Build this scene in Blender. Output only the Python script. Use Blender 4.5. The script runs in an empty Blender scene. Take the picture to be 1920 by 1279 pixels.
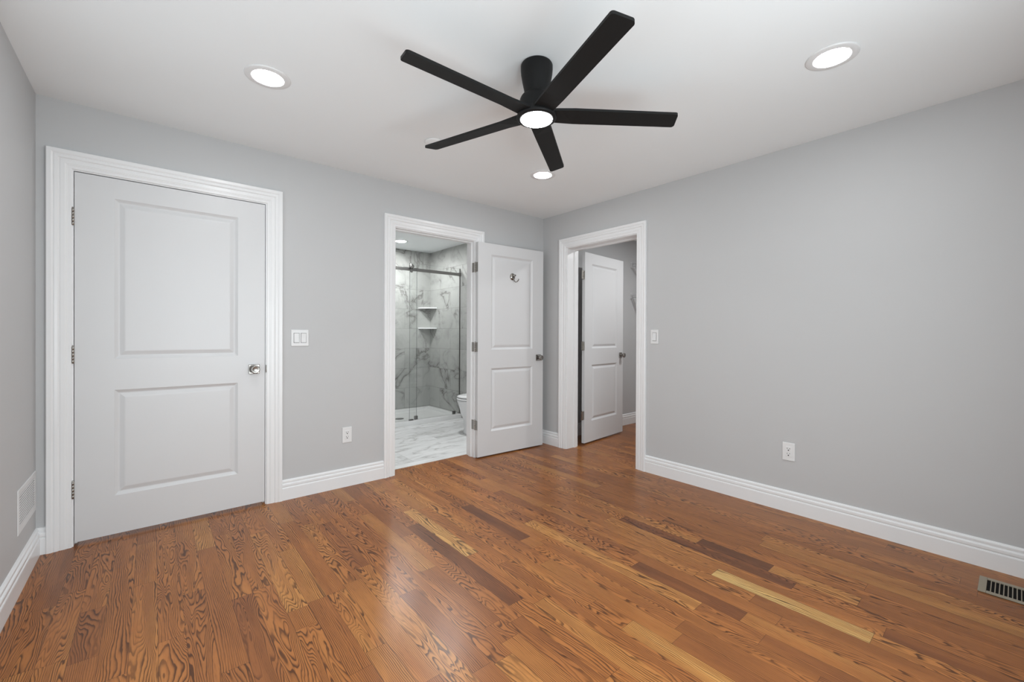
import bpy, bmesh, math, random
from mathutils import Vector, Matrix
random.seed(7)
sc = bpy.context.scene
COL = sc.collection
PI = math.pi

# ------------------------------------------------------------------ camera
cam_data = bpy.data.cameras.new('camera')
cam = bpy.data.objects.new('camera', cam_data)
COL.objects.link(cam)
cam_data.sensor_width = 36.0
cam_data.lens = 36.0 * 799.32 / 1920.0
cam_data.shift_y = -9.72 / 1920.0
cam_data.clip_start = 0.02
_r = Vector((0.765060, -0.643947, 0.004012))
_u = Vector((-0.000666, 0.005438, 0.999985))
_f = Vector((0.643959, 0.765051, -0.003731))
cam.matrix_world = Matrix(((_r.x, _u.x, -_f.x, -3.2200),
                           (_r.y, _u.y, -_f.y, -3.3070),
                           (_r.z, _u.z, -_f.z, 1.1663),
                           (0, 0, 0, 1)))
sc.camera = cam

# ------------------------------------------------------------------ world, view, added fill
world = bpy.data.worlds.new('world')
sc.world = world
world.use_nodes = True
world.node_tree.nodes['Background'].inputs[0].default_value = (0.9, 0.95, 1.0, 1)
world.node_tree.nodes['Background'].inputs[1].default_value = 0.6
sc.view_settings.view_transform = 'Standard'
sc.view_settings.look = 'None'
sc.view_settings.gamma = 1
sc.view_settings.use_curve_mapping = False
sc.view_settings.exposure = 0.05

LAMP = 92.0        # radiance of the room's lamp lenses
FANLAMP = 45.0
BATHLAMP = 460.0
CLOSETFILL = 420.0  # added unseen lamp that brightens the closet
FILL = 51.0  # strength of the fill added at the invented windows

def fill_light(name, loc, size_x, size_y, rot, energy):
    d = bpy.data.lights.new(name, 'AREA')
    d.shape = 'RECTANGLE'; d.size = size_x; d.size_y = size_y
    d.energy = energy; d.color = FILL_COLOR
    o = bpy.data.objects.new(name, d); COL.objects.link(o)
    o.location = loc; o.rotation_euler = rot
    return o
FILL_COLOR = (0.905, 1.0, 1.04)
# added fill lights in two invented, unseen windows behind and left of the camera
fill_light('added_window_fill', (-2.35, -3.84, 1.05), 1.9, 1.5, (math.radians(97), 0, 0), FILL)
fill_light('added_window_fill', (-3.81, -1.75, 1.05), 1.6, 1.5, (math.radians(90), 0, math.radians(-90)), FILL * 0.18)

H = 2.41

# ------------------------------------------------------------------ materials
def lin(r, g, b):
    def f(c):
        c /= 255.0
        return c / 12.92 if c <= 0.04045 else ((c + 0.055) / 1.055) ** 2.4
    return (f(r), f(g), f(b), 1.0)

class NT:
    def __init__(self, name):
        self.m = bpy.data.materials.new(name); self.m.use_nodes = True
        self.t = self.m.node_tree
        self.b = self.t.nodes['Principled BSDF']
        self.out = self.t.nodes['Material Output']
    def n(self, typ, **kw):
        nd = self.t.nodes.new(typ)
        for k, v in kw.items():
            if k.startswith('i_'):
                nd.inputs[int(k[2:])].default_value = v
            else:
                setattr(nd, k, v)
        return nd
    def l(self, a, b):
        self.t.links.new(a, b)
    def math(self, op, a, b=None, c=None):
        nd = self.n('ShaderNodeMath', operation=op)
        for i, v in enumerate((a, b, c)):
            if v is None: continue
            if isinstance(v, (int, float)): nd.inputs[i].default_value = v
            else: self.l(v, nd.inputs[i])
        return nd.outputs[0]
    def mix(self, fac, a, b, mode='MIX'):
        nd = self.n('ShaderNodeMix', data_type='RGBA', blend_type=mode)
        for i, v in ((0, fac), (6, a), (7, b)):
            if isinstance(v, (int, float, tuple)): nd.inputs[i].default_value = v
            else: self.l(v, nd.inputs[i])
        return nd.outputs[2]
    def ramp(self, fac, stops, interp='LINEAR'):
        nd = self.n('ShaderNodeValToRGB')
        nd.color_ramp.interpolation = interp
        e = nd.color_ramp.elements
        while len(e) < len(stops): e.new(0.5)
        for k, (p, c) in enumerate(stops):
            e[k].position = p; e[k].color = c if len(c) == 4 else (*c, 1)
        self.l(fac, nd.inputs[0])
        return nd.outputs[0]

def paint(name, col, rough, bump=0.0, scale=300.0, spec=0.5):
    k = NT(name)
    tc = k.n('ShaderNodeTexCoord')
    nz = k.n('ShaderNodeTexNoise'); nz.inputs['Scale'].default_value = 2.5; nz.inputs['Detail'].default_value = 4
    k.l(tc.outputs['Object'], nz.inputs['Vector'])
    dk = tuple(c * 0.975 for c in col[:3]) + (1,)
    k.l(k.mix(nz.outputs[0], dk, col), k.b.inputs['Base Color'])
    k.b.inputs['Roughness'].default_value = rough
    k.b.inputs['Specular IOR Level'].default_value = spec
    if bump:
        n2 = k.n('ShaderNodeTexNoise'); n2.inputs['Scale'].default_value = scale; n2.inputs['Detail'].default_value = 3
        k.l(tc.outputs['Object'], n2.inputs['Vector'])
        bp = k.n('ShaderNodeBump'); bp.inputs['Strength'].default_value = bump; bp.inputs['Distance'].default_value = 0.002
        k.l(n2.outputs[0], bp.inputs['Height']); k.l(bp.outputs[0], k.b.inputs['Normal'])
    return k.m

def metal(name, col, rough, scale=60):
    k = NT(name)
    tc = k.n('ShaderNodeTexCoord')
    nz = k.n('ShaderNodeTexNoise'); nz.inputs['Scale'].default_value = scale
    k.l(tc.outputs['Object'], nz.inputs['Vector'])
    k.l(k.mix(nz.outputs[0], tuple(c * 0.9 for c in col[:3]) + (1,), col), k.b.inputs['Base Color'])
    k.b.inputs['Metallic'].default_value = 1
    k.b.inputs['Roughness'].default_value = rough
    return k.m

def emitter(name, col, strength):
    k = NT(name)
    k.b.inputs['Base Color'].default_value = (0.8, 0.8, 0.8, 1)
    k.b.inputs['Emission Color'].default_value = col
    k.b.inputs['Emission Strength'].default_value = strength
    return k.m

M = {}
M['wall'] = paint('grey_wall_paint', (0.56, 0.56, 0.562, 1), 0.55, 0.05, 250, 0.35)
M['ceiling'] = paint('white_ceiling_paint', (0.915, 0.945, 0.955, 1), 0.8, 0.0, spec=0.2)
M['trim'] = paint('white_trim_paint', (0.86, 0.86, 0.863, 1), 0.28, 0.0)
M['door'] = paint('white_door_paint', (0.70, 0.70, 0.705, 1), 0.36, 0.06, 140)
M['plastic'] = paint('white_plastic', (0.80, 0.80, 0.80, 1), 0.35)
M['vent_white'] = paint('white_enamel', (0.76, 0.76, 0.76, 1), 0.4)
M['porcelain'] = paint('white_porcelain', (0.80, 0.80, 0.80, 1), 0.12)
M['acrylic'] = paint('white_acrylic', (0.78, 0.78, 0.77, 1), 0.25)
M['black'] = paint('matte_black_metal', (0.007, 0.007, 0.007, 1), 0.55, spec=0.25)
M['blade'] = paint('matte_black_blade', (0.008, 0.008, 0.008, 1), 0.6, spec=0.25)
M['dark'] = paint('painted_cavity_shade', (0.015, 0.013, 0.012, 1), 0.9, spec=0.1)  # near-black colour standing in for shade inside the vents
M['gap_shade'] = paint('painted_gap_shade', (0.22, 0.22, 0.22, 1), 0.7)  # grey colour standing in for shade between the grille slats
M['slot'] = paint('socket_slot_dark', (0.02, 0.02, 0.02, 1), 0.7)
M['nickel'] = metal('satin_nickel', (0.33, 0.31, 0.29, 1), 0.24)
M['hinge'] = metal('brushed_hinge_metal', (0.42, 0.40, 0.37, 1), 0.38)
M['chrome'] = metal('brushed_chrome', (0.24, 0.232, 0.225, 1), 0.3)
M['register'] = paint('taupe_enamel', lin(150, 140, 122), 0.45)
M['wire'] = paint('white_wire_coating', (0.72, 0.72, 0.72, 1), 0.4)
M['lamp'] = emitter('lamp_lens', (0.97, 0.99, 1.0, 1), LAMP)
M['fanlamp'] = emitter('fan_lamp_lens', (0.97, 0.99, 1.0, 1), FANLAMP)
M['closetfill'] = emitter('closet_fill_lens', (0.97, 0.99, 1.0, 1), CLOSETFILL)
M['bathlamp'] = emitter('bath_lamp_lens', (0.97, 0.99, 1.0, 1), BATHLAMP)

def mat_glass():
    k = NT('clear_shower_glass')
    tr = k.n('ShaderNodeBsdfTransparent'); tr.inputs[0].default_value = (0.985, 0.99, 0.987, 1)
    gl = k.n('ShaderNodeBsdfGlossy'); gl.inputs['Roughness'].default_value = 0.02
    lw = k.n('ShaderNodeFresnel'); lw.inputs[0].default_value = 1.45
    mx = k.n('ShaderNodeMixShader')
    k.l(lw.outputs[0], mx.inputs[0]); k.l(tr.outputs[0], mx.inputs[1]); k.l(gl.outputs[0], mx.inputs[2])
    k.l(mx.outputs[0], k.out.inputs[0])
    return k.m
M['glass'] = mat_glass()
M['glass_edge'] = paint('green_grey_glass_edge', lin(62, 68, 64), 0.2)

def mat_wood():
    k = NT('stained_oak_strips')
    uv = k.n('ShaderNodeUVMap'); uv.uv_map = 'plank'
    at = k.n('ShaderNodeAttribute'); at.attribute_name = 'tone'
    sp = k.n('ShaderNodeSeparateXYZ'); k.l(uv.outputs[0], sp.inputs[0])
    se = k.n('ShaderNodeSeparateColor'); k.l(at.outputs['Color'], se.inputs[0])
    tone, seed, style = se.outputs[0], se.outputs[1], se.outputs[2]
    u, v = sp.outputs[0], sp.outputs[1]
    sd = k.math('MULTIPLY', seed, 91.7)
    def coord(su, sv):
        c = k.n('ShaderNodeCombineXYZ')
        k.l(k.math('MULTIPLY', u, su), c.inputs[0])
        k.l(k.math('MULTIPLY', v, sv), c.inputs[1])
        k.l(sd, c.inputs[2])
        return c.outputs[0]
    def noise(vec, detail=2.0, rough=0.5, dist=0.0, scale=1.0):
        n = k.n('ShaderNodeTexNoise'); n.inputs['Scale'].default_value = scale
        n.inputs['Detail'].default_value = detail; n.inputs['Roughness'].default_value = rough
        n.inputs['Distortion'].default_value = dist
        k.l(vec, n.inputs['Vector']); return n.outputs[0]
    # growth rings as contour lines of a stretched field: cathedral figure, or near-straight grain by style
    field = noise(coord(11.0, 1.5), 2.0, 0.45, 0.35)
    wob = noise(coord(45.0, 9.0), 2.0, 0.5)
    amp = k.math('MULTIPLY_ADD', style, 24.0, 6.0)
    straight = k.math('MULTIPLY', u, k.math('MULTIPLY_ADD', style, -130.0, 170.0))
    ring = k.math('ADD', k.math('MULTIPLY', field, amp), straight)
    ring = k.math('ADD', ring, k.math('MULTIPLY', wob, 1.3))
    fr = k.math('FRACT', ring)
    line = k.ramp(fr, [(0.0, (0, 0, 0)), (0.38, (0.04, 0.04, 0.04)), (0.62, (0.45, 0.45, 0.45)), (0.76, (1, 1, 1)), (0.92, (1, 1, 1)), (1.0, (0, 0, 0))])
    patch = noise(coord(16.0, 2.6), 2.0, 0.5)
    patch = k.ramp(patch, [(0.28, (0.35, 0.35, 0.35)), (0.55, (1, 1, 1))])
    # open pores running along the strip
    pore = noise(coord(520.0, 16.0), 2.0, 0.6)
    pore = k.ramp(pore, [(0.52, (0, 0, 0)), (0.68, (1, 1, 1))])
    big = noise(coord(9.0, 1.1), 3.0, 0.55)
    t2 = k.math('ADD', tone, k.math('MULTIPLY', k.math('SUBTRACT', big, 0.5), 0.55))
    base = k.ramp(t2, [(0.0, lin(90, 56, 37)), (0.28, lin(138, 84, 48)), (0.55, lin(172, 109, 58)),
                       (0.80, lin(193, 135, 74)), (1.0, lin(216, 176, 110))])
    dark = k.mix(0.86, base, lin(54, 27, 15))
    lf = k.math('MULTIPLY', k.math('MULTIPLY', line, patch), 0.97)
    c1 = k.mix(lf, base, dark)
    pf = k.math('MULTIPLY', pore, 0.30)
    c2 = k.mix(pf, c1, dark)
    # knots and mineral streaks, a few
    st = noise(coord(20.0, 0.8), 1.0, 0.4, 1.2)
    st = k.ramp(st, [(0.70, (0, 0, 0)), (0.80, (1, 1, 1))])
    c3 = k.mix(k.math('MULTIPLY', st, 0.5), c2, lin(66, 43, 32))
    # seams between strips
    W = 0.0825
    e1 = k.math('MINIMUM', u, k.math('SUBTRACT', W, u))
    ln = k.n('ShaderNodeAttribute'); ln.attribute_name = 'length'
    e2 = k.math('MINIMUM', v, k.math('SUBTRACT', ln.outputs['Fac'], v))
    ed = k.math('MINIMUM', e1, e2)
    seam = k.math('LESS_THAN', ed, 0.0008)
    c4 = k.mix(k.math('MULTIPLY', seam, 0.6), c3, lin(48, 26, 17))
    k.l(c4, k.b.inputs['Base Color'])
    rr = k.math('MULTIPLY_ADD', pore, 0.06, 0.28)
    k.l(rr, k.b.inputs['Roughness'])
    k.b.inputs['Specular IOR Level'].default_value = 0.26
    return k.m
M['wood'] = mat_wood()

def mat_marble(name, base, vein, axis_u, axis_v, tw, th, ou, ov, rough, vein_gain=1.0, stretch=(1, 1, 1), grout=lin(140, 140, 135)):
    k = NT(name)
    tc = k.n('ShaderNodeTexCoord')
    sp = k.n('ShaderNodeSeparateXYZ'); k.l(tc.outputs['Object'], sp.inputs[0])
    U, V = sp.outputs[axis_u], sp.outputs[axis_v]
    row = k.math('FLOOR', k.math('DIVIDE', k.math('ADD', V, ov), th))
    odd = k.math('MULTIPLY', k.math('MODULO', k.math('ABSOLUTE', row), 2.0), tw * 0.5)
    uu = k.math('DIVIDE', k.math('ADD', k.math('ADD', U, ou), odd), tw)
    colm = k.math('FLOOR', uu)
    fu = k.math('MULTIPLY', k.math('FRACT', uu), tw)
    fv = k.math('MULTIPLY', k.math('FRACT', k.math('DIVIDE', k.math('ADD', V, ov), th)), th)
    wn = k.n('ShaderNodeTexWhiteNoise', noise_dimensions='2D')
    cc = k.n('ShaderNodeCombineXYZ'); k.l(row, cc.inputs[0]); k.l(colm, cc.inputs[1]); k.l(cc.outputs[0], wn.inputs[0])
    cb = k.n('ShaderNodeCombineXYZ')
    k.l(k.math('MULTIPLY', U, stretch[0]), cb.inputs[0]); k.l(k.math('MULTIPLY', V, stretch[1]), cb.inputs[1])
    k.l(k.math('MULTIPLY', wn.outputs[0], 23.0), cb.inputs[2])
    def noise(scale, detail, rough_, dist):
        n = k.n('ShaderNodeTexNoise'); n.inputs['Scale'].default_value = scale; n.inputs['Detail'].default_value = detail
        n.inputs['Roughness'].default_value = rough_; n.inputs['Distortion'].default_value = dist
        k.l(cb.outputs[0], n.inputs['Vector']); return n.outputs[0]
    n1 = noise(2.2, 5, 0.55, 0.9)
    a1 = k.math('ABSOLUTE', k.math('SUBTRACT', n1, 0.5))
    v1 = k.ramp(a1, [(0.0, (1, 1, 1)), (0.008, (0.75, 0.75, 0.75)), (0.022, (0.30, 0.30, 0.30)), (0.09, (0, 0, 0))])
    mask = k.ramp(noise(1.7, 2, 0.5, 0.0), [(0.42, (0.03, 0.03, 0.03)), (0.58, (1, 1, 1))])
    n2 = noise(4.5, 6, 0.6, 0.6)
    v2 = k.ramp(n2, [(0.50, (0, 0, 0)), (0.75, (1, 1, 1))])
    f = k.math('ADD', k.math('MULTIPLY', k.math('MULTIPLY', v1, mask), 0.75 * vein_gain), k.math('MULTIPLY', v2, 0.34 * vein_gain))
    f = k.math('MINIMUM', f, 1.0)
    tone = k.math('ADD', k.math('MULTIPLY_ADD', noise(1.1, 3, 0.5, 0.0), 0.16, 0.88), k.math('MULTIPLY', wn.outputs[0], 0.08))
    hb = k.n('ShaderNodeHueSaturation'); hb.inputs['Color'].default_value = base; k.l(tone, hb.inputs['Value'])
    c = k.mix(f, hb.outputs[0], vein)
    ed = k.math('MINIMUM', k.math('MINIMUM', fu, k.math('SUBTRACT', tw, fu)), k.math('MINIMUM', fv, k.math('SUBTRACT', th, fv)))
    g = k.math('LESS_THAN', ed, 0.0022)
    c = k.mix(k.math('MULTIPLY', g, 0.7), c, grout)
    k.l(c, k.b.inputs['Base Color'])
    k.b.inputs['Roughness'].default_value = rough
    return k.m
MB, MV = (0.47, 0.475, 0.455, 1), lin(84, 80, 76)
M['tile_back'] = mat_marble('marble_tile_back', MB, MV, 0, 2, 0.60, 0.2935, 0.371, -0.07, 0.16)
M['tile_right'] = mat_marble('marble_tile_right', MB, MV, 1, 2, 0.60, 0.2935, 0.15, -0.07, 0.16)
M['tile_floor'] = mat_marble('marble_floor', (0.88, 0.88, 0.875, 1), lin(150, 147, 143), 0, 1, 1.2, 0.6, 0.8, 0.37, 0.2, 0.8, (0.8, 2.6, 1), lin(200, 200, 197))

# ------------------------------------------------------------------ mesh helpers
def add_box(bm, x0, x1, y0, y1, z0, z1, mi=0):
    vs = [bm.verts.new(p) for p in ((x0, y0, z0), (x1, y0, z0), (x1, y1, z0), (x0, y1, z0), (x0, y0, z1), (x1, y0, z1), (x1, y1, z1), (x0, y1, z1))]
    for q in ((0, 3, 2, 1), (4, 5, 6, 7), (0, 1, 5, 4), (1, 2, 6, 5), (2, 3, 7, 6), (3, 0, 4, 7)):
        f = bm.faces.new([vs[i] for i in q]); f.material_index = mi
    return vs

def box_bm(*a):
    bm = bmesh.new(); add_box(bm, *a); return bm

def add_lathe(bm, prof, n=40, mtx=None, cap0=True, cap1=True, mi=0):
    """prof: list of (radius, z). Revolves about z, then mtx."""
    rings = []
    for r, z in prof:
        ring = []
        for k in range(n):
            a = 2 * PI * k / n
            p = Vector((r * math.cos(a), r * math.sin(a), z))
            ring.append(bm.verts.new(mtx @ p if mtx else p))
        rings.append(ring)
    for a, b in zip(rings, rings[1:]):
        for k in range(n):
            f = bm.faces.new((a[k], a[(k + 1) % n], b[(k + 1) % n], b[k])); f.smooth = True; f.material_index = mi
    if cap0:
        f = bm.faces.new(list(reversed(rings[0]))); f.material_index = mi
    if cap1:
        f = bm.faces.new(rings[-1]); f.material_index = mi

def add_tube(bm, pts, r, n=10, mi=0):
    pts = [Vector(p) for p in pts]
    rs = r if isinstance(r, (list, tuple)) else [r] * len(pts)
    up = None; rings = []
    for i, p in enumerate(pts):
        d = (pts[min(i + 1, len(pts) - 1)] - pts[max(i - 1, 0)]).normalized()
        if up is None:
            up = Vector((0, 0, 1)) if abs(d.z) < 0.9 else Vector((1, 0, 0))
        s = d.cross(up).normalized(); up = s.cross(d).normalized()
        rings.append([bm.verts.new(p + (s * math.cos(2 * PI * k / n) + up * math.sin(2 * PI * k / n)) * rs[i]) for k in range(n)])
    for a, b in zip(rings, rings[1:]):
        for k in range(n):
            f = bm.faces.new((a[k], a[(k + 1) % n], b[(k + 1) % n], b[k])); f.smooth = True; f.material_index = mi
    bm.faces.new(list(reversed(rings[0]))).material_index = mi
    bm.faces.new(rings[-1]).material_index = mi

def add_loft(bm, loops, cap=True, mi=0, smooth=True):
    rings = [[bm.verts.new(p) for p in lp] for lp in loops]
    n = len(rings[0])
    for a, b in zip(rings, rings[1:]):
        for k in range(n):
            f = bm.faces.new((a[k], a[(k + 1) % n], b[(k + 1) % n], b[k])); f.smooth = smooth; f.material_index = mi
    if cap:
        bm.faces.new(list(reversed(rings[0]))).material_index = mi
        bm.faces.new(rings[-1]).material_index = mi

def obj(name, bm, mats, parent=None, bevel=0.0, seg=2, shade=False):
    bmesh.ops.recalc_face_normals(bm, faces=bm.faces)
    me = bpy.data.meshes.new(name); bm.to_mesh(me); bm.free()
    for m in (mats if isinstance(mats, (list, tuple)) else [mats]): me.materials.append(m)
    o = bpy.data.objects.new(name, me); COL.objects.link(o)
    if parent: o.parent = parent
    if bevel:
        md = o.modifiers.new('bevel', 'BEVEL'); md.width = bevel; md.segments = seg; md.limit_method = 'ANGLE'
        md.angle_limit = math.radians(40)
    if shade:
        for p in me.polygons: p.use_smooth = True
    return o

def tag(o, label, cat, group=None, kind=None):
    if label: o['label'] = label
    if cat: o['category'] = cat
    if group: o['group'] = group
    if kind: o['kind'] = kind
    return o

def struct(name, bm, mats, label, cat, **kw):
    return tag(obj(name, bm, mats, **kw), label, cat, None, 'structure')

def thing(name, label, cat, loc=(0, 0, 0), rot=(0, 0, 0), group=None, kind=None):
    o = bpy.data.objects.new(name, None); COL.objects.link(o)
    o.empty_display_size = 0.1
    o.location = loc; o.rotation_euler = rot
    return tag(o, label, cat, group, kind)

def dup(o, loc, label, parent=None):
    r = o.copy(); COL.objects.link(r); r.location = loc
    if label: r['label'] = label
    for ch in list(o.children):
        c = ch.copy(); COL.objects.link(c); c.parent = r
        for g in ch.children:
            d = g.copy(); COL.objects.link(d); d.parent = c
    return r

# ------------------------------------------------------------------ setting: walls
XL, YF, YB = -3.69, -3.72, 0.0          # left wall, wall behind the camera, back wall (doors)
TA, TB = 0.125, 0.165                    # thickness of the back and right walls
D1 = (-3.551, -2.634, 2.045)             # jamb opening of the closed door
D2 = (-1.694, -0.902, 2.040)             # bathroom opening
D3 = (-0.353, -1.163, 2.040)             # closet opening (along y)
J = 0.018

bm = bmesh.new()                         # back wall, two openings
add_box(bm, XL - 0.12, D1[0] - J, 0, TA, 0, H)
add_box(bm, D1[0] - J, D1[1] + J, 0, TA, D1[2] + J, H)
add_box(bm, D1[1] + J, D2[0] - J, 0, TA, 0, H)
add_box(bm, D2[0] - J, D2[1] + J, 0, TA, D2[2] + J, H)
add_box(bm, D2[1] + J, 0, 0, TA, 0, H)
struct('wall_back', bm, M['wall'], 'grey painted wall holding the closed door and the bathroom doorway', 'wall')
bm = bmesh.new()
add_box(bm, 0, TB, D3[0] + J, TA, 0, H)
add_box(bm, 0, TB, D3[1] - J, D3[0] + J, D3[2] + J, H)
add_box(bm, 0, TB, YF - 0.12, D3[1] - J, 0, H)
struct('wall_right', bm, M['wall'], 'long grey painted wall right of the closet doorway', 'wall')
LY0, LY1 = -2.60, -0.90  # opening for the window added on the left
bm = bmesh.new()
add_box(bm, XL - 0.12, XL, YF - 0.12, LY0, 0, H); add_box(bm, XL - 0.12, XL, LY1, 0, 0, H)
add_box(bm, XL - 0.12, XL, LY0, LY1, 0, 0.35); add_box(bm, XL - 0.12, XL, LY0, LY1, 2.15, H)
struct('wall_left', bm, M['wall'], 'grey painted wall at the left edge with the white air grille', 'wall')
WX0, WX1, WZ0, WZ1 = -3.35, -1.35, 0.35, 2.15  # opening for the window added behind the camera
bm = bmesh.new()
add_box(bm, XL, WX0, YF - 0.12, YF, 0, H)
add_box(bm, WX1, 0, YF - 0.12, YF, 0, H)
add_box(bm, WX0, WX1, YF - 0.12, YF, 0, WZ0)
add_box(bm, WX0, WX1, YF - 0.12, YF, WZ1, H)
struct('wall_front', bm, M['wall'], 'grey painted wall with the added window behind the camera', 'wall')
bm = bmesh.new()  # invented window frame, out of view, added for the fill
for a, b in ((WX0, WX0 + 0.05), (WX1 - 0.05, WX1), ((WX0 + WX1) / 2 - 0.03, (WX0 + WX1) / 2 + 0.03)):
    add_box(bm, a, b, YF - 0.07, YF - 0.01, WZ0, WZ1)
add_box(bm, WX0, WX1, YF - 0.07, YF - 0.01, WZ0, WZ0 + 0.05)
add_box(bm, WX0, WX1, YF - 0.07, YF - 0.01, WZ1 - 0.05, WZ1)
struct('added_window_1', bm, M['trim'], 'added white framed double window behind the camera, unseen, for fill', 'window')
bm = bmesh.new()  # second invented window frame, out of view, added for the fill
for a, b in ((LY0, LY0 + 0.05), (LY1 - 0.05, LY1), ((LY0 + LY1) / 2 - 0.03, (LY0 + LY1) / 2 + 0.03)):
    add_box(bm, XL - 0.07, XL - 0.01, a, b, WZ0, WZ1)
add_box(bm, XL - 0.07, XL - 0.01, LY0, LY1, WZ0, WZ0 + 0.05)
add_box(bm, XL - 0.07, XL - 0.01, LY0, LY1, WZ1 - 0.05, WZ1)
struct('added_window_2', bm, M['trim'], 'added white framed double window in the left wall, unseen, for fill', 'window')
struct('ceiling', box_bm(XL - 0.12, 0.18, YF - 0.12, TA, H, H + 0.1), M['ceiling'], 'white painted bedroom ceiling', 'ceiling')
# closet shell
struct('wall_closet_left', box_bm(TB, 2.0, -0.03, 0.10, 0, H), M['wall'], 'grey closet wall seen beyond the open closet door', 'wall')
struct('wall_closet_back', box_bm(1.90, 2.0, -2.3, -0.03, 0, H), M['wall'], 'grey closet wall at the back of the closet', 'wall')
struct('wall_closet_right', box_bm(TB, 2.0, -2.4, -2.3, 0, H), M['wall'], 'grey closet wall at its hidden right side', 'wall')
struct('ceiling_closet', box_bm(TB, 2.0, -2.4, 0.10, H, H + 0.1), M['ceiling'], 'white closet ceiling', 'ceiling')
# bathroom shell
BX, BY = 0.05, 2.54
struct('wall_bathroom_back', box_bm(-2.1, BX + 0.1, BY, BY + 0.1, 0, H), M['tile_back'], 'marble tiled wall at the back of the shower', 'wall')
struct('wall_bathroom_right', box_bm(BX, BX + 0.1, TA, BY, 0, H), M['tile_right'], 'marble tiled wall on the right of the shower', 'wall')
struct('wall_bathroom_left', box_bm(-2.1, -2.0, TA, BY, 0, H), M['wall'], 'grey bathroom wall hidden left of the doorway', 'wall')
struct('ceiling_bathroom', box_bm(-2.1, BX + 0.1, TA, BY + 0.1, H, H + 0.1), M['ceiling'], 'white bathroom ceiling above the shower', 'ceiling')
struct('floor_bathroom', box_bm(-2.1, BX, 0.140, BY, -0.05, 0.002), M['tile_floor'], 'polished white marble bathroom floor', 'floor')
struct('trim_threshold', box_bm(D2[0], D2[1], 0.132, 0.142, -0.05, 0.003), M['acrylic'], 'thin pale edge strip between oak floor and marble floor', 'trim')

# ------------------------------------------------------------------ setting: oak strip floor (one mesh, a face per strip)
def make_floor():
    W = 0.0825
    X0, X1, Y0, Y1 = XL - 0.1, 2.0, YF - 0.1, 0.132
    bm = bmesh.new()
    lt = bm.faces.layers.float_color.new('tone') if hasattr(bm.faces.layers, 'float_color') else None
    ll = bm.faces.layers.float.new('length')
    uvl = bm.loops.layers.uv.new('plank')
    fixed = {  # row index -> (y_start, y_end, tone, style)
    }
    def row_of(x): return math.floor((x + 1.39) / W)
    hand = [(-2.01, -1.905, -0.936, 0.20, 0.3), (-1.93, -1.45, -0.72, 0.84, 0.7), (-1.43, -2.427, -1.35, 0.72, 0.7),
            (-1.35, -2.58, -2.06, 0.25, 0.2), (-0.85, -2.516, -2.15, 0.15, 0.5), (-1.68, -2.47, -1.75, 0.62, 0.05),
            (-2.17, -1.43, -0.60, 0.66, 0.05), (-2.17, -1.95, -1.43, 0.45, 0.2), (-1.10, -2.95, -2.35, 0.93, 0.25),
            (-2.46, -2.2, -1.2, 0.62, 0.9), (-1.60, -1.5, -0.9, 0.2, 0.2), (-1.76, -3.3, -2.3, 0.80, 0.3), (-1.2, -2.30, -1.6, 0.62, 0.95),
            (-2.75, -1.35, -0.45, 0.72, 0.9), (-3.25, -1.5, -0.7, 0.62, 1.0), (-2.92, -1.1, -0.35, 0.56, 0.9)]
    hd = {}
    for x, a, b, t, s in hand: hd.setdefault(row_of(x), []).append((a, b, t, s))
    r0, r1 = row_of(X0), row_of(X1)
    rnd = random.Random(11)
    for r in range(r0, r1 + 1):
        xa = -1.39 + r * W; xb = xa + W
        cuts = []
        y = Y0 - rnd.uniform(0, 0.9)
        while y < Y1:
            L = rnd.uniform(0.35, 1.35)
            cuts.append([y, y + L, None, None]); y += L
        for a, b, t, s in hd.get(r, []):
            new = []
            for c in cuts:
                if c[1] <= a or c[0] >= b: new.append(c)
                else:
                    if c[0] < a - 0.02: new.append([c[0], a, c[2], c[3]])
                    if c[1] > b + 0.02: new.append([b, c[1], c[2], c[3]])
            new.append([a, b, t, s]); new.sort()
            # close slivers
            for i in range(len(new) - 1):
                if new[i][1] < new[i + 1][0]:
                    if new[i][2] is None: new[i][1] = new[i + 1][0]
                    else: new[i + 1][0] = new[i][1]
            cuts = new
        for ya, yb, t, s in cuts:
            if t is None:
                t = min(0.9, max(0.14, rnd.gauss(0.52, 0.085)))
                if rnd.random() < 0.04: t = 0.36
                s = rnd.choice([0.0, 0.1, 0.45, 0.7, 0.9, 1.0])
            a, b = max(ya, Y0), min(yb, Y1)
            if b - a < 0.004: continue
            x0, x1 = max(xa, X0), min(xb, X1)
            vs = [bm.verts.new(p) for p in ((x0, a, 0), (x1, a, 0), (x1, b, 0), (x0, b, 0))]
            f = bm.faces.new(vs)
            f[ll] = yb - ya
            f[lt] = (t, rnd.random(), s, 1)
            for lp in f.loops:
                lp[uvl].uv = (lp.vert.co.x - xa, lp.vert.co.y - ya)
    # underside slab so the floor is a solid
    z = -0.05
    q = [bm.verts.new(p) for p in ((X0, Y0, z), (X0, Y1, z), (X1, Y1, z), (X1, Y0, z))]
    bm.faces.new(q)
    me = bpy.data.meshes.new('floor'); bm.to_mesh(me); bm.free()
    me.materials.append(M['wood'])
    o = bpy.data.objects.new('floor', me); COL.objects.link(o)
    return tag(o, 'glossy reddish brown oak strip floor', 'floor', None, 'structure')
make_floor()

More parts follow.
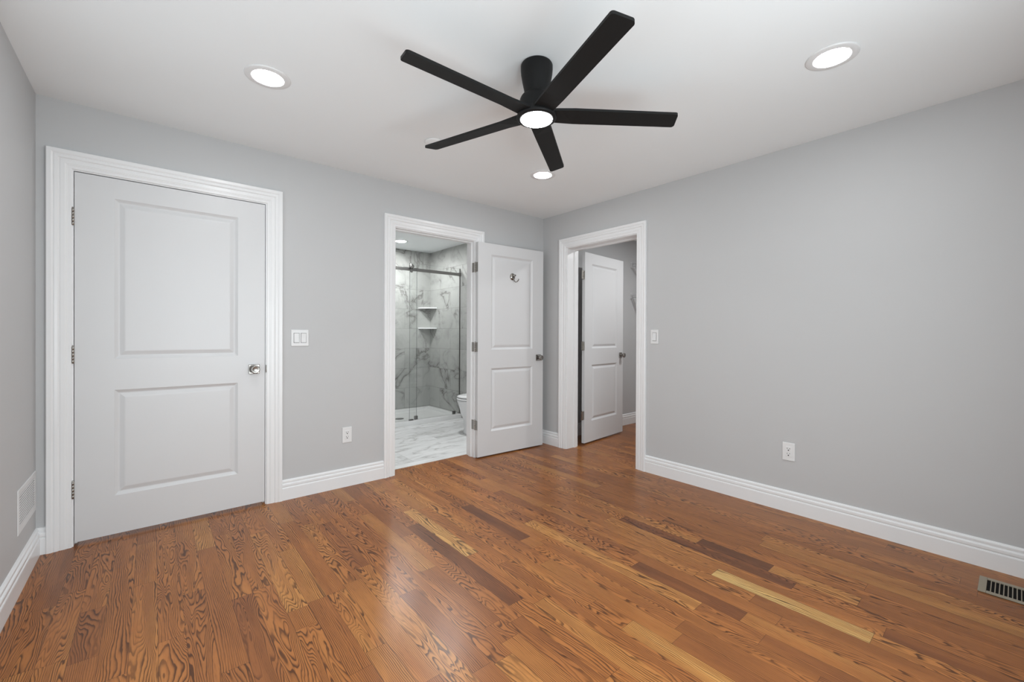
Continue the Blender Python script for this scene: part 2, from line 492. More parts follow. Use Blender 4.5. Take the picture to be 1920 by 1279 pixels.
# ------------------------------------------------------------------ setting: baseboards and door casings
BASE = [(0.0, 0.0), (0.018, 0.0), (0.018, 0.082), (0.0165, 0.086), (0.0125, 0.088), (0.0125, 0.092), (0.0165, 0.096), (0.0165, 0.108),
        (0.0145, 0.112), (0.009, 0.115), (0.009, 0.119), (0.011, 0.123), (0.011, 0.131), (0.006, 0.138), (0.0, 0.140)]
def add_base(bm, p0, p1, nrm, m0=0, m1=0):
    """Extrude the baseboard profile from p0 to p1 (xy); nrm points into the room; m* mitre (+1 shortens)."""
    p0, p1, nrm = Vector((*p0, 0)), Vector((*p1, 0)), Vector((*nrm, 0))
    d = (p1 - p0).normalized()
    la = [p0 + nrm * t + d * (m0 * t) + Vector((0, 0, z)) for t, z in BASE]
    lb = [p1 + nrm * t - d * (m1 * t) + Vector((0, 0, z)) for t, z in BASE]
    add_loft(bm, [la, lb], True, 0, False)
CW = 0.095
def base(name, segs, label):
    bm = bmesh.new()
    for s in segs: add_base(bm, *s)
    struct(name, bm, M['trim'], label, 'baseboard')
base('baseboard_left', [((XL, YF), (XL, 0), (1, 0), 0, 1)], 'white moulded baseboard along the wall under the air grille')
base('baseboard_back', [((D1[1] + CW + 0.006, 0), (D2[0] - CW - 0.006, 0), (0, -1))], 'white moulded baseboard between closed door and bathroom doorway')
base('baseboard_corner', [((XL, 0), (D1[0] - CW - 0.006, 0), (0, -1), 1, 0)], 'short stub of white baseboard left of the closed door')
base('baseboard_behind_door', [((D2[1] + CW + 0.006, 0), (0, 0), (0, -1), 0, 1)], 'white baseboard behind the open bathroom door')
base('baseboard_right_corner', [((0, 0), (0, D3[0] + CW + 0.006), (-1, 0), 1, 0)], 'short white baseboard between room corner and closet doorway')
base('baseboard_right', [((0, D3[1] - CW - 0.006), (0, YF), (-1, 0))], 'long white moulded baseboard along the right wall')
base('baseboard_closet', [((TB, -0.03), (1.90, -0.03), (0, -1))], 'white baseboard inside the closet')

CAS = [(0.0, 0.0), (0.0, 0.010), (0.003, 0.0115), (0.016, 0.0115), (0.019, 0.0135), (0.022, 0.0135), (0.026, 0.0155), (0.042, 0.0155), (0.046, 0.0135),
       (0.049, 0.0155), (0.052, 0.019), (0.064, 0.0205), (0.068, 0.0185), (0.071, 0.021), (0.076, 0.0235), (0.092, 0.0235), (0.095, 0.021), (0.095, 0.0)]
def frame(name, a0, a1, zt, depth, to_world, label, stop_at, parts=None):
    """Door frame: moulded casing, jamb and stop. a0<a1 along the wall; w = distance out of the wall (+) or into it (-)."""
    bm = bmesh.new()
    rv = 0.006
    loops = []
    for u, t in CAS:
        u2 = u + rv
        loops.append([to_world(a0 - u2, t, 0), to_world(a0 - u2, t, zt + u2), to_world(a1 + u2, t, zt + u2), to_world(a1 + u2, t, 0)])
    rings = [[bm.verts.new(p) for p in lp] for lp in loops]
    for A, B in zip(rings, rings[1:]):
        for k in range(3):
            bm.faces.new((A[k], A[k + 1], B[k + 1], B[k]))
    for k in (0, 3):
        bm.faces.new([r[k] for r in rings])
    def wbox(u0, u1, w0, w1, z0, z1):
        P = [to_world(u, w, z) for z in (z0, z1) for (u, w) in ((u0, w0), (u1, w0), (u1, w1), (u0, w1))]
        vs = [bm.verts.new(p) for p in P]
        for q in ((0, 3, 2, 1), (4, 5, 6, 7), (0, 1, 5, 4), (1, 2, 6, 5), (2, 3, 7, 6), (3, 0, 4, 7)):
            bm.faces.new([vs[i] for i in q])
    j = J - 0.001
    wbox(a0 - j, a0, 0.001, -depth, 0, zt + j)
    wbox(a1, a1 + j, 0.001, -depth, 0, zt + j)
    wbox(a0, a1, 0.001, -depth, zt, zt + j)
    s0, s1 = stop_at
    wbox(a0, a0 + 0.010, -s0, -s1, 0, zt)
    wbox(a1 - 0.010, a1, -s0, -s1, 0, zt)
    wbox(a0 + 0.010, a1 - 0.010, -s0, -s1, zt - 0.010, zt)
    return struct(name, bm, M['trim'], label, 'door frame')
onA = lambda u, w, z: Vector((u, -w, z))
onB = lambda u, w, z: Vector((-w, -u, z))
tr1 = frame('trim_1', D1[0], D1[1], D1[2], TA, onA, 'white moulded casing around the closed door', (0.044, 0.08))
tr2 = frame('trim_2', D2[0], D2[1], D2[2], TA, onA, 'white moulded casing around the bathroom doorway', (0.040, 0.075))
tr3 = frame('trim_3', -D3[0], -D3[1], D3[2], TB, onB, 'white moulded casing around the closet doorway', (0.100, 0.140))
bm = bmesh.new(); add_box(bm, D2[0] - 0.0005, D2[0] + 0.0015, 0.004, 0.036, 0.895, 0.955)
add_tube(bm, [(D2[0] - 0.001, 0.003, 0.905), (D2[0] - 0.001, 0.003, 0.945)], 0.003)
obj('strike_plate', bm, M['hinge'], tr2)
bm = bmesh.new()
add_tube(bm, [(D1[1] + 0.004, -0.004, 0.90), (D1[1] + 0.0045, -0.0065, 0.912), (D1[1] + 0.0045, -0.0065, 0.938), (D1[1] + 0.004, -0.004, 0.95)], [0.002, 0.004, 0.004, 0.002], 8)
obj('strike_plate', bm, M['hinge'], tr1)

# ------------------------------------------------------------------ panel doors
def door_leaf_bm(w, h, t, stl, str_, z0):
    """Two-panel moulded leaf: x 0..w, y 0 (front, faces -y)..t, z z0..h."""
    bm = bmesh.new()
    PZ = ((0.238, 0.840), (1.017, 1.926))
    x0, x1 = stl, w - str_
    for side in (0, 1):
        Y = (lambda dpt: dpt) if side == 0 else (lambda dpt: t - dpt)
        def quad(a, b, c, d):
            bm.faces.new([bm.verts.new((a, Y(0), c)), bm.verts.new((b, Y(0), c)), bm.verts.new((b, Y(0), d)), bm.verts.new((a, Y(0), d))])
        quad(0, x0, z0, h); quad(x1, w, z0, h)
        quad(x0, x1, z0, PZ[0][0]); quad(x0, x1, PZ[0][1], PZ[1][0]); quad(x0, x1, PZ[1][1], h)
        for za, zb in PZ:
            prof = [(0, 0), (0.003, 0.0025), (0.014, 0.0100), (0.018, 0.0115), (0.022, 0.0115), (0.042, 0.0040), (0.047, 0.0032)]
            loops = [[bm.verts.new(p) for p in ((x0 + o, Y(dp), za + o), (x1 - o, Y(dp), za + o), (x1 - o, Y(dp), zb - o), (x0 + o, Y(dp), zb - o))] for o, dp in prof]
            for A, B in zip(loops, loops[1:]):
                for k in range(4): bm.faces.new((A[k], A[(k + 1) % 4], B[(k + 1) % 4], B[k]))
            bm.faces.new(loops[-1])
    for (a, b) in (((0, z0), (w, z0)), ((w, z0), (w, h)), ((w, h), (0, h)), ((0, h), (0, z0))):
        bm.faces.new([bm.verts.new(p) for p in ((a[0], 0, a[1]), (b[0], 0, b[1]), (b[0], t, b[1]), (a[0], t, a[1]))])
    bmesh.ops.remove_doubles(bm, verts=bm.verts, dist=1e-5)
    return bm

def add_knob(par, x, z, y, sgn):
    """Round knob on a square rosette; sgn=-1 projects to -y."""
    bm = bmesh.new()
    ya, yb = sorted((y, y + sgn * 0.008))
    add_box(bm, x - 0.032, x + 0.032, ya, yb, z - 0.032, z + 0.032)
    ros_bm = bm
    mt = Matrix.Translation((x, y, z)) @ Matrix.Rotation(PI / 2 if sgn < 0 else -PI / 2, 4, 'X')
    bm = bmesh.new()
    add_lathe(bm, [(0.016, 0.007), (0.0115, 0.012), (0.0105, 0.024), (0.013, 0.030), (0.022, 0.036), (0.0265, 0.042), (0.0275, 0.049), (0.0265, 0.055), (0.023, 0.0585), (0.021, 0.0585), (0.012, 0.056), (0.002, 0.055)], 40, mt)
    kn = obj('door_knob', bm, M['nickel'], par)
    obj('rosette', ros_bm, M['nickel'], kn, bevel=0.003)

def add_hinge(par, z, barrel, leaves):
    """barrel (x,y) axis; leaves = boxes (x0,x1,y0,y1)."""
    bm = bmesh.new()
    for k in range(5):
        a = z - 0.045 + k * 0.018
        add_lathe(bm, [(0.0066, a), (0.0066, a + 0.0172)], 14, Matrix.Translation((barrel[0], barrel[1], 0)))
    add_lathe(bm, [(0.0045, z - 0.047), (0.0045, z + 0.049), (0.0025, z + 0.0515)], 12, Matrix.Translation((barrel[0], barrel[1], 0)))
    for l in leaves: add_box(bm, *l, z - 0.044, z + 0.045)
    obj('hinge', bm, M['hinge'], par)

HZ = (1.795, 1.045, 0.310)
# closed door on the back wall
w1 = (D1[1] - D1[0]) - 0.006
d1 = struct('door_1', door_leaf_bm(w1, 2.040, 0.036, 0.160, 0.156, 0.020), M['door'], 'wide white two-panel door, closed, left of the bathroom', 'door')
d1.location = (D1[0] + 0.003, 0.002, 0)
add_knob(d1, w1 - 0.064, 0.925, 0, -1)
for z in HZ: add_hinge(d1, z, (-0.0055, -0.0085), [(-0.013, 0.0005, -0.0065, -0.0025)])
# bathroom door swung right back against the wall
W2 = 0.806
d2 = struct('door_2', door_leaf_bm(W2, 2.030, 0.035, 0.150, 0.142, 0.012), M['door'], 'white two-panel bathroom door swung open against the wall, hook on it', 'door')
d2.location = (-0.902, -0.058, 0); d2.rotation_euler = (0, 0, -0.052)
add_knob(d2, W2 - 0.066, 0.925, 0, -1)
add_knob(d2, W2 - 0.066, 0.925, 0.035, 1) if False else None
for z in HZ: add_hinge(d2, z, (-0.001, 0.042), [(-0.0025, 0.0, 0.001, 0.036)])
for z in HZ:
    bm = bmesh.new(); add_box(bm, D2[1] - 0.0022, D2[1] + 0.0004, 0.002, 0.037, z - 0.044, z + 0.045)
    obj('hinge_leaf', bm, M['hinge'], tr2)
# closet door swung into the closet
W3 = 0.797
d3 = struct('door_3', door_leaf_bm(W3, 2.038, 0.035, 0.135, 0.137, 0.016), M['door'], 'white two-panel closet door standing open inside the closet', 'door')
d3.location = (0.264, -0.360, 0); d3.rotation_euler = (0, 0, 0.105)
add_knob(d3, W3 - 0.060, 0.925, 0, -1)
for z in HZ: add_hinge(d3, z, (-0.020, 0.010), [(-0.0025, 0.0, 0.002, 0.034), (-0.020, 0.0, 0.010, 0.0125), (-0.050, -0.020, 0.006, 0.009)])
# latch bolts on the free edges
for dd, ww in ((d2, W2), (d3, W3)):
    bm = bmesh.new(); add_box(bm, ww - 0.0005, ww + 0.0015, 0.006, 0.029, 0.897, 0.953); add_box(bm, ww, ww + 0.009, 0.012, 0.024, 0.916, 0.934)
    obj('latch_plate', bm, M['hinge'], dd)

# robe hook on the bathroom door
def along_door2(u, dy):
    c, s = math.cos(-0.052), math.sin(-0.052)
    return (-0.902 + c * u - s * dy, -0.058 + s * u + c * dy)
hx, hy = along_door2(0.405, 0.0025)
hk = thing('robe_hook', 'small metal double robe hook on the upper panel of the bathroom door', 'hook', (hx, hy, 1.735), (0, 0, -0.052))
bm = bmesh.new(); add_lathe(bm, [(0.030, 0.0), (0.030, 0.004), (0.026, 0.008), (0.024, 0.009), (0.018, 0.013), (0.010, 0.015)], 32, Matrix.Rotation(PI / 2, 4, 'X') @ Matrix.Scale(1.15, 4, (0, 1, 0)))
obj('base_plate', bm, M['nickel'], hk)
bm = bmesh.new(); add_tube(bm, [(0, -0.012, 0.002), (0, -0.030, 0.003), (0, -0.044, 0.008), (0, -0.050, 0.012)], [0.0075, 0.006, 0.0085, 0.007], 14)
obj('peg', bm, M['nickel'], hk)
bm = bmesh.new(); add_tube(bm, [(0, -0.014, -0.004), (0.001, -0.018, -0.026), (0.003, -0.028, -0.046), (0.006, -0.044, -0.056), (0.010, -0.062, -0.054), (0.013, -0.077, -0.040), (0.014, -0.082, -0.028)], [0.0058, 0.005, 0.0048, 0.0046, 0.0046, 0.005, 0.006], 12)
obj('hook_arm', bm, M['nickel'], hk)

# ------------------------------------------------------------------ ceiling fan
FX, FY = -1.866, -1.868
fan = thing('ceiling_fan', 'matte black five-blade ceiling fan with a round lit lamp, hanging mid-ceiling', 'fan', (FX, FY, 2.16))
bm = bmesh.new(); add_lathe(bm, [(0.060, 0.2495), (0.070, 0.249), (0.0735, 0.243), (0.0735, 0.225), (0.072, 0.205), (0.066, 0.17), (0.059, 0.138), (0.055, 0.115), (0.055, 0.095)], 56)
obj('canopy', bm, M['black'], fan)
bm = bmesh.new(); add_lathe(bm, [(0.050, 0.112), (0.060, 0.108), (0.071, 0.100), (0.077, 0.088), (0.0785, 0.070), (0.0785, 0.040), (0.082, 0.028), (0.090, 0.016), (0.093, 0.006), (0.090, 0.000), (0.080, -0.0035), (0.074, -0.002)], 56)
obj('motor_housing', bm, M['black'], fan)
bm = bmesh.new(); add_lathe(bm, [(0.0735, -0.001), (0.0725, -0.005), (0.064, -0.008), (0.045, -0.0095), (0.02, -0.0103), (0.002, -0.0105)], 48)
obj('lamp_lens', bm, M['fanlamp'], fan)
def blade_bm(ang):
    bm = bmesh.new()
    R0, R1, pitch = 0.070, 0.662, math.radians(-11)
    half = 0.046
    cr = 0.014
    # outline in (u, v): root to tip
    out = [(R0, -half * 1.0), (R0 + 0.04, -half)]
    nn = 8
    for k in range(1, nn): out.append((R0 + 0.04 + (R1 - cr - R0 - 0.04) * k / nn, -half * (1 - 0.06 * k / nn)))
    h2 = half * 0.95
    for k in range(7):
        a = -PI / 2 + PI / 2 * k / 6
        out.append((R1 - 0.006 - cr + cr * math.cos(a), -h2 + cr + cr * math.sin(a)))
    for k in range(7):
        a = PI / 2 * k / 6
        out.append((R1 + 0.004 - cr + cr * math.cos(a), h2 - cr + cr * math.sin(a)))
    for k in range(nn - 1, 0, -1): out.append((R0 + 0.04 + (R1 - cr - R0 - 0.04) * k / nn, half * (1 - 0.06 * k / nn)))
    out += [(R0 + 0.04, half), (R0, half)]
    def P(u, v, dz):
        f = min(1, max(0.0, (u - R0) / 0.10)); pt = pitch * (0.45 + 0.55 * f)
        z = 0.020 + v * math.sin(pt) + dz; vv = v * math.cos(pt)
        return Vector((u * math.cos(ang) - vv * math.sin(ang), u * math.sin(ang) + vv * math.cos(ang), z))
    T = 0.0055
    lo = [bm.verts.new(P(u, v, -T)) for u, v in out]; hi = [bm.verts.new(P(u, v, T)) for u, v in out]
    m = len(out)
    # strips across the blade (outline is symmetric: i <-> m-1-i)
    for i in range(m // 2 - 1):
        a, b, c, d = i, i + 1, m - 2 - i, m - 1 - i
        bm.faces.new((lo[a], lo[d], lo[c], lo[b])); bm.faces.new((hi[a], hi[b], hi[c], hi[d]))
    for i in range(m): bm.faces.new((lo[i], lo[(i + 1) % m], hi[(i + 1) % m], hi[i]))
    return bm
for k in range(5): obj('blade', blade_bm(math.radians(-108.4 + 72 * k)), M['blade'], fan, bevel=0.002)

# ------------------------------------------------------------------ recessed lamps and smoke detector
def downlight(x, y, label, mat, group, deep=0.42):
    t = thing('recessed_light', label, 'ceiling light', (x, y, H), group=group)
    bm = bmesh.new(); add_lathe(bm, [(0.099, -0.0005), (0.0985, -0.004), (0.094, -0.0065), (0.072, -0.0072), (0.0695, -0.0070), (0.068, -0.0008)], 56, None, False, False)
    obj('trim_ring', bm, M['plastic'], t)
    bm = bmesh.new(); add_lathe(bm, [(0.0665, -0.001), (0.066, -0.011 * deep), (0.062, -0.0145 * deep), (0.053, -0.0170 * deep), (0.03, -0.0190 * deep), (0.002, -0.0195 * deep)], 48)
    obj('lamp_lens', bm, mat, t)
    return t
G = 'round recessed ceiling lights'
l1 = downlight(-2.795, -0.955, 'round lit recessed light in the ceiling above the closed door', M['lamp'], G)
dup(l1, (-0.905, -2.765, H), 'round lit recessed light in the ceiling nearest the right wall')
dup(l1, (-0.90, -0.915, H), 'round lit recessed light just beyond the fan blade tip, near the corner')
dup(l1, (-2.795, -2.765, H), 'round lit recessed light above and behind the camera')
lb = downlight(-0.68, 2.03, 'small lit recessed light in the bathroom ceiling', M['bathlamp'], None, 0.2)
lc = downlight(1.05, -1.25, 'added recessed light in the closet ceiling, unseen, brightens the closet', M['closetfill'], None)  # lamp added out of view to brighten the closet
lb2 = dup(lb, (-0.68, 0.80, H), 'added second recessed light in the bathroom ceiling, unseen above the doorway')  # extra lamp added out of view for the bathroom

sd = thing('ceiling_disc', 'small flat white disc on the ceiling, half hidden by a fan blade', 'ceiling cover', (-1.83, -0.865, H))
bm = bmesh.new(); add_lathe(bm, [(0.060, -0.0005), (0.060, -0.0045), (0.0585, -0.006)], 44)
obj('rim', bm, M['plastic'], sd)
bm = bmesh.new(); add_lathe(bm, [(0.0565, -0.005), (0.056, -0.0075), (0.054, -0.0085), (0.002, -0.0085)], 44)
obj('cap_face', bm, M['ceiling'], sd)

# ------------------------------------------------------------------ switches and outlets (local: x across, -y out of the wall)
def plate(par, w, h, holes):
    bm = bmesh.new(); add_box(bm, -w / 2, w / 2, -0.006, -0.0003, -h / 2, h / 2)
    obj('cover_plate', bm, M['plastic'], par, bevel=0.0025)
def rocker(par, x, flip=1):
    bm = bmesh.new()
    y = -0.006
    add_box(bm, x - 0.0185, x + 0.0185, y - 0.0008, y + 0.001, -0.035, 0.035)
    fr = obj('rocker_bezel', bm, M['slot'], par)
    bm = bmesh.new()
    prof = [(-0.0330, -0.0015), (-0.0320, -0.0050 if flip > 0 else -0.0025), (0.0, -0.0030), (0.0320, -0.0020 if flip > 0 else -0.0055), (0.0330, -0.0015)]
    la = [Vector((x - 0.0165, y + b, a)) for a, b in prof] + [Vector((x - 0.0165, y, 0.0330)), Vector((x - 0.0165, y, -0.0330))]
    lb_ = [p + Vector((0.033, 0, 0)) for p in la]
    add_loft(bm, [la, lb_], True, 0, False)
    obj('rocker', bm, M['plastic'], par)
def receptacle(par):
    bm = bmesh.new()
    add_box(bm, -0.0175, 0.0175, -0.0068, -0.004, -0.0345, 0.0345)
    add_box(bm, -0.0160, 0.0160, -0.0080, -0.004, -0.0330, 0.0330)
    rc = obj('receptacle', bm, [M['plastic']], par, bevel=0.001)
    bm = bmesh.new()
    for zc in (0.0165, -0.0165):
        add_box(bm, -0.0082, -0.0056, -0.0083, -0.0079, zc + 0.000, zc + 0.0085)
        add_box(bm, 0.0056, 0.0082, -0.0083, -0.0079, zc + 0.001, zc + 0.0080)
        add_lathe(bm, [(0.0040, 0.0079), (0.0040, 0.0083)], 12, Matrix.Translation((0, 0, zc - 0.007)) @ Matrix.Rotation(PI / 2, 4, 'X'))
    obj('socket_slots', bm, M['slot'], rc)
sw = thing('light_switch', 'white double rocker switch on the wall beside the closed door', 'light switch', (-2.418, 0, 1.134))
plate(sw, 0.115, 0.116, 2); rocker(sw, -0.023, 1); rocker(sw, 0.023, -1)
sw = thing('light_switch', 'white single rocker switch right of the closet doorway', 'light switch', (0, -1.342, 1.150), (0, 0, -PI / 2))
plate(sw, 0.071, 0.117, 1); rocker(sw, 0, 1)
ot = thing('power_outlet', 'white duplex power outlet on the wall between the two doors', 'power outlet', (-2.0845, 0, 0.392), group=None)
plate(ot, 0.071, 0.117, 1); receptacle(ot)
ot = thing('power_outlet', 'white duplex power outlet low on the long right wall', 'power outlet', (0, -2.332, 0.397), (0, 0, -PI / 2))
plate(ot, 0.073, 0.118, 1); receptacle(ot)

# ------------------------------------------------------------------ return air grille on the left wall (local: x across, -y out of the wall)
av = thing('air_grille', 'white slatted air return grille low on the left wall', 'vent', (XL, -0.205, 0.345), (0, 0, PI / 2))
VW, VH = 0.385, 0.205
bm = bmesh.new()
fw = 0.030
loops = []
for o, y in ((0, -0.0004), (0.0005, -0.0030), (0.003, -0.0042), (fw - 0.004, -0.0038), (fw, -0.0026), (fw, -0.0004)):
    loops.append([Vector((-VW / 2 + o, y, -VH / 2 + o)), Vector((VW / 2 - o, y, -VH / 2 + o)), Vector((VW / 2 - o, y, VH / 2 - o)), Vector((-VW / 2 + o, y, VH / 2 - o))])
add_loft(bm, loops, False, 0, False)
obj('grille_frame', bm, M['vent_white'], av)
bm = bmesh.new(); add_box(bm, -VW / 2 + fw, VW / 2 - fw, -0.0008, -0.0003, -VH / 2 + fw, VH / 2 - fw)  # flat backing, shade behind the slats put in as grey
obj('duct_shade', bm, M['gap_shade'], av)
for x in (0.02, VW / 2 - fw - 0.008):  # dark strips behind the slats, shade of the holes put in as colour
    bm = bmesh.new(); add_box(bm, x - 0.006, x + 0.006, -0.0012, -0.0007, -VH / 2 + fw, VH / 2 - fw)
    obj('hole_shade', bm, M['dark'], av)

bm = bmesh.new()
ns = 12
for k in range(ns):
    z = -VH / 2 + fw + (VH - 2 * fw) * (k + 0.5) / ns
    L = [(-0.0013, z + 0.0034), (-0.0020, z + 0.0034), (-0.0032, z - 0.0024), (-0.0013, z - 0.0034)]
    add_loft(bm, [[Vector((x, a, b)) for a, b in L] for x in (-VW / 2 + fw, VW / 2 - fw)], True, 0, False)
obj('slats', bm, M['vent_white'], av)

# ------------------------------------------------------------------ floor register by the right wall
fr = thing('floor_register', 'taupe metal floor register beside the right baseboard', 'vent', (-0.240, -3.375, 0))
RX, RY = 0.092, 0.183
bm = bmesh.new()
add_box(bm, -RX, RX, -RY, -RY + 0.026, 0.0004, 0.006); add_box(bm, -RX, RX, RY - 0.026, RY, 0.0004, 0.006)
add_box(bm, -RX, -RX + 0.024, -RY + 0.026, RY - 0.026, 0.0004, 0.006); add_box(bm, RX - 0.024, RX, -RY + 0.026, RY - 0.026, 0.0004, 0.006)
obj('register_frame', bm, M['register'], fr, bevel=0.002)
bm = bmesh.new(); add_box(bm, -RX + 0.024, RX - 0.024, -RY + 0.026, RY - 0.026, 0.0004, 0.001)  # flat dark sheet painted as the shade of a duct
obj('duct_shade', bm, M['dark'], fr)
bm = bmesh.new()
n = 24; span = 2 * (RY - 0.026)
for k in range(1, n):
    y = -RY + 0.026 + span * k / n
    add_box(bm, -RX + 0.024, RX - 0.024, y - 0.0017, y + 0.0017, 0.001, 0.0055)
obj('louvres', bm, M['register'], fr)

# ------------------------------------------------------------------ shower
YG = 1.69                                     # plane of the glass
sp_ = thing('shower_pan', 'white shower tray on the bathroom floor behind the glass', 'shower tray', (-0.97, 2.10, 0))
bm = bmesh.new()
px0, px1, py0, py1 = -2.0 + 0.97 + 0.004, BX + 0.97 - 0.003, 1.655 - 2.10, BY - 2.10 - 0.003
loops = []
for o, z in ((0, 0.003), (0, 0.055), (0.005, 0.060), (0.050, 0.060), (0.062, 0.054), (0.075, 0.030), (0.16, 0.026)):
    loops.append([Vector((px0 + o, py0 + o, z)), Vector((px1 - o, py0 + o, z)), Vector((px1 - o, py1 - o, z)), Vector((px0 + o, py1 - o, z))])
add_loft(bm, loops, True, 0, False)
obj('tray', bm, M['acrylic'], sp_)
bm = bmesh.new(); add_lathe(bm, [(0.055, 0.0262), (0.055, 0.029), (0.050, 0.031), (0.002, 0.031)], 32, Matrix.Translation((0.275, -0.075, 0)))
obj('drain', bm, M['chrome'], sp_)

en = thing('shower_door', 'frameless sliding glass shower screen on a metal rail', 'shower door', (-0.97, YG, 0.06))
def glass_panel(name, x0, x1, y0, y1, z0, z1):
    bm = bmesh.new(); add_box(bm, x0, x1, y0, y1, z0, z1)
    for f in bm.faces:
        c = f.calc_center_median()
        if abs(c.x - x0) < 1e-5 or abs(c.x - x1) < 1e-5 or abs(c.z - z1) < 1e-5: f.material_index = 1
    return obj(name, bm, [M['glass'], M['glass_edge']], en)
# local x = world + 0.97
gp = glass_panel('fixed_panel', 0.259, 1.013, 0.012, 0.020, 0.003, 2.015)
sl = glass_panel('sliding_panel', -0.55, 0.341, -0.022, -0.014, 0.012, 1.955)
bm = bmesh.new(); add_box(bm, -1.02, 0.975, -0.006, 0.006, 1.910, 1.950)
obj('rail', bm, M['chrome'], en, bevel=0.002)
for x, nm in ((1.0, 'wall_bracket'),):
    bm = bmesh.new(); add_box(bm, 0.970, 1.018, -0.014, 0.016, 1.908, 1.952)
    obj(nm, bm, M['chrome'], en, bevel=0.003)
for x in (0.262, -0.48):
    rl = None
    bm = bmesh.new()
    add_lathe(bm, [(0.030, 0), (0.030, 0.014), (0.024, 0.018), (0.012, 0.019)], 28, Matrix.Translation((x, -0.022, 1.965)) @ Matrix.Rotation(PI / 2, 4, 'X'))
    add_lathe(bm, [(0.016, 0), (0.016, 0.012)], 24, Matrix.Translation((x, -0.022, 1.900)) @ Matrix.Rotation(PI / 2, 4, 'X'))
    add_box(bm, x - 0.012, x + 0.012, -0.014, -0.002, 1.900, 1.965)
    obj('roller', bm, M['chrome'], sl)
for x in (0.355, 0.42):
    bm = bmesh.new(); add_lathe(bm, [(0.014, 0), (0.014, 0.012)], 20, Matrix.Translation((x, 0.012, 1.93)) @ Matrix.Rotation(PI / 2, 4, 'X'))
    obj('standoff', bm, M['chrome'], gp)
for x in (0.350, 0.925):
    bm = bmesh.new(); add_box(bm, x - 0.022, x + 0.022, 0.004, 0.028, 0.001, 0.046)
    obj('clamp', bm, M['chrome'], en, bevel=0.002)
bm = bmesh.new(); add_box(bm, 0.235, 0.295, -0.030, -0.004, 0.0005, 0.018)
obj('floor_guide', bm, M['chrome'], en, bevel=0.003)
bm = bmesh.new(); add_box(bm, 1.013, 1.0195, 0.008, 0.024, 0.003, 2.015)
obj('wall_channel', bm, M['chrome'], en)

def corner_shelf(z, label):
    bm = bmesh.new()
    n = 12; pts = [Vector((BX - 0.001, BY - 0.001, 0))]
    for k in range(n + 1):
        a = PI + PI / 2 * k / n
        r = 0.205 * (1 - 0.19 * math.sin(2 * (a - PI)))
        pts.append(Vector((BX - 0.001 + r * math.cos(a), BY - 0.001 + r * math.sin(a), 0)))
    add_loft(bm, [[p + Vector((0, 0, z)) for p in pts], [p + Vector((0, 0, z + 0.018)) for p in pts]], True, 0, False)
    tag(obj('corner_shelf', bm, M['porcelain'], bevel=0.002), label, 'shelf', 'shower corner shelves')
corner_shelf(1.548, 'upper white corner shelf in the shower')
corner_shelf(1.242, 'lower white corner shelf in the shower')

# ------------------------------------------------------------------ toilet (local: bowl points to -x, tank against the wall at +x)
to = thing('toilet', 'white toilet half hidden behind the doorway jamb', 'toilet', (BX - 0.002, 0.825, 0.002))
def oval(cx, a0, a1, b, z, n=40, pw=2.3):
    """a0 reach to -x, a1 reach to +x, half width b"""
    out = []
    for k in range(n):
        t = 2 * PI * k / n
        c, s = math.cos(t), math.sin(t)
        rx = a1 if c > 0 else a0
        out.append(Vector((cx + rx * math.copysign(abs(c) ** (2 / pw), c), b * math.copysign(abs(s) ** (2 / pw), s), z)))
    return out
TZ = 0.395
bm = bmesh.new()
add_loft(bm, [oval(-0.32, 0.185, 0.22, 0.105, 0.0), oval(-0.32, 0.185, 0.22, 0.107, 0.02), oval(-0.32, 0.175, 0.21, 0.098, 0.06), oval(-0.33, 0.170, 0.22, 0.098, 0.16),
              oval(-0.34, 0.195, 0.24, 0.118, 0.24), oval(-0.345, 0.208, 0.27, 0.152, 0.32), oval(-0.35, 0.222, 0.29, 0.171, 0.375), oval(-0.35, 0.224, 0.29, 0.174, TZ)])
obj('bowl', bm, M['porcelain'], to)
bm = bmesh.new()
add_loft(bm, [oval(-0.35, 0.222, 0.15, 0.174, TZ + 0.003), oval(-0.35, 0.228, 0.15, 0.180, TZ + 0.009), oval(-0.35, 0.227, 0.15, 0.179, TZ + 0.020), oval(-0.35, 0.220, 0.148, 0.172, TZ + 0.024)])
obj('seat', bm, M['porcelain'], to)
bm = bmesh.new()
add_loft(bm, [oval(-0.35, 0.216, 0.148, 0.170, TZ + 0.029), oval(-0.35, 0.223, 0.15, 0.176, TZ + 0.034), oval(-0.35, 0.222, 0.15, 0.175, TZ + 0.044), oval(-0.35, 0.205, 0.14, 0.161, TZ + 0.052), oval(-0.35, 0.16, 0.10, 0.11, TZ + 0.057)])
obj('lid', bm, M['porcelain'], to)
bm = bmesh.new(); add_box(bm, -0.195, -0.005, -0.19, 0.19, TZ - 0.01, 0.74)
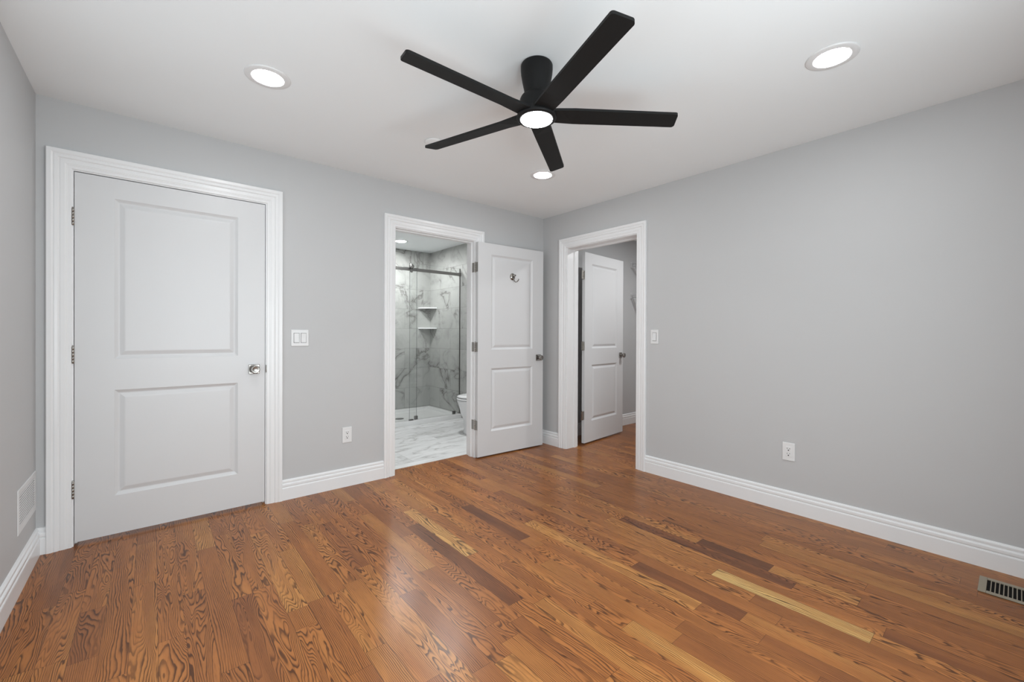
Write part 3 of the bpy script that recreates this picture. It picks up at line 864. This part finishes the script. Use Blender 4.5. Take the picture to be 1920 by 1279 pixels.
tk = obj('tank', bm, M['porcelain'], to, bevel=0.02, seg=4)
bm = bmesh.new(); add_box(bm, -0.205, 0.0, -0.20, 0.20, 0.742, 0.775)
obj('tank_lid', bm, M['porcelain'], tk, bevel=0.01, seg=3)

# ------------------------------------------------------------------ wire shelves in the closet
def wire_shelf(z, brace_dx, brace_dz, label):
    t = thing('wire_shelf', label, 'shelf', (1.57, -0.04, z), group='closet wire shelves')
    bm = bmesh.new()
    for zz in (0, -0.028): add_tube(bm, [(0, 0, zz), (0, -2.2, zz)], 0.003, 8)
    add_tube(bm, [(0.31, 0, 0), (0.31, -2.2, 0)], 0.003, 8)
    add_tube(bm, [(0.16, 0, -0.003), (0.16, -2.2, -0.003)], 0.003, 8)
    k = 0.012
    while k < 2.2:
        add_tube(bm, [(0.0, -k, -0.028), (0.0, -k, 0.0025), (0.31, -k, 0.0025)], 0.0015, 5); k += 0.05
    obj('wire_deck', bm, M['wire'], t)
    bm = bmesh.new(); add_box(bm, -0.012, 0.022, 0.004, 0.0095, -0.042, 0.028); add_box(bm, -0.010, -0.006, -0.014, 0.005, -0.042, 0.02); add_box(bm, 0.012, 0.016, -0.014, 0.005, -0.042, 0.02)
    add_lathe(bm, [(0.004, 0), (0.004, 0.002)], 10, Matrix.Translation((0.019, 0.004, 0.018)) @ Matrix.Rotation(PI / 2, 4, 'X'), mi=1)
    add_lathe(bm, [(0.004, 0), (0.004, 0.002)], 10, Matrix.Translation((0.019, 0.004, -0.012)) @ Matrix.Rotation(PI / 2, 4, 'X'), mi=1)
    obj('end_bracket', bm, [M['wire'], M['slot']], t)
    bm = bmesh.new()
    for yy in (-0.020, -0.034):
        add_tube(bm, [(0.002, yy, -0.030), (0.008, yy, -0.046), (brace_dx, yy, -0.03 - brace_dz)], 0.0042, 8)
    obj('brace', bm, M['wire'], t)
wire_shelf(2.085, 0.322, 0.27, 'upper white wire shelf bracket on the closet wall')
wire_shelf(1.680, 0.322, 0.50, 'lower white wire shelf bracket on the closet wall')
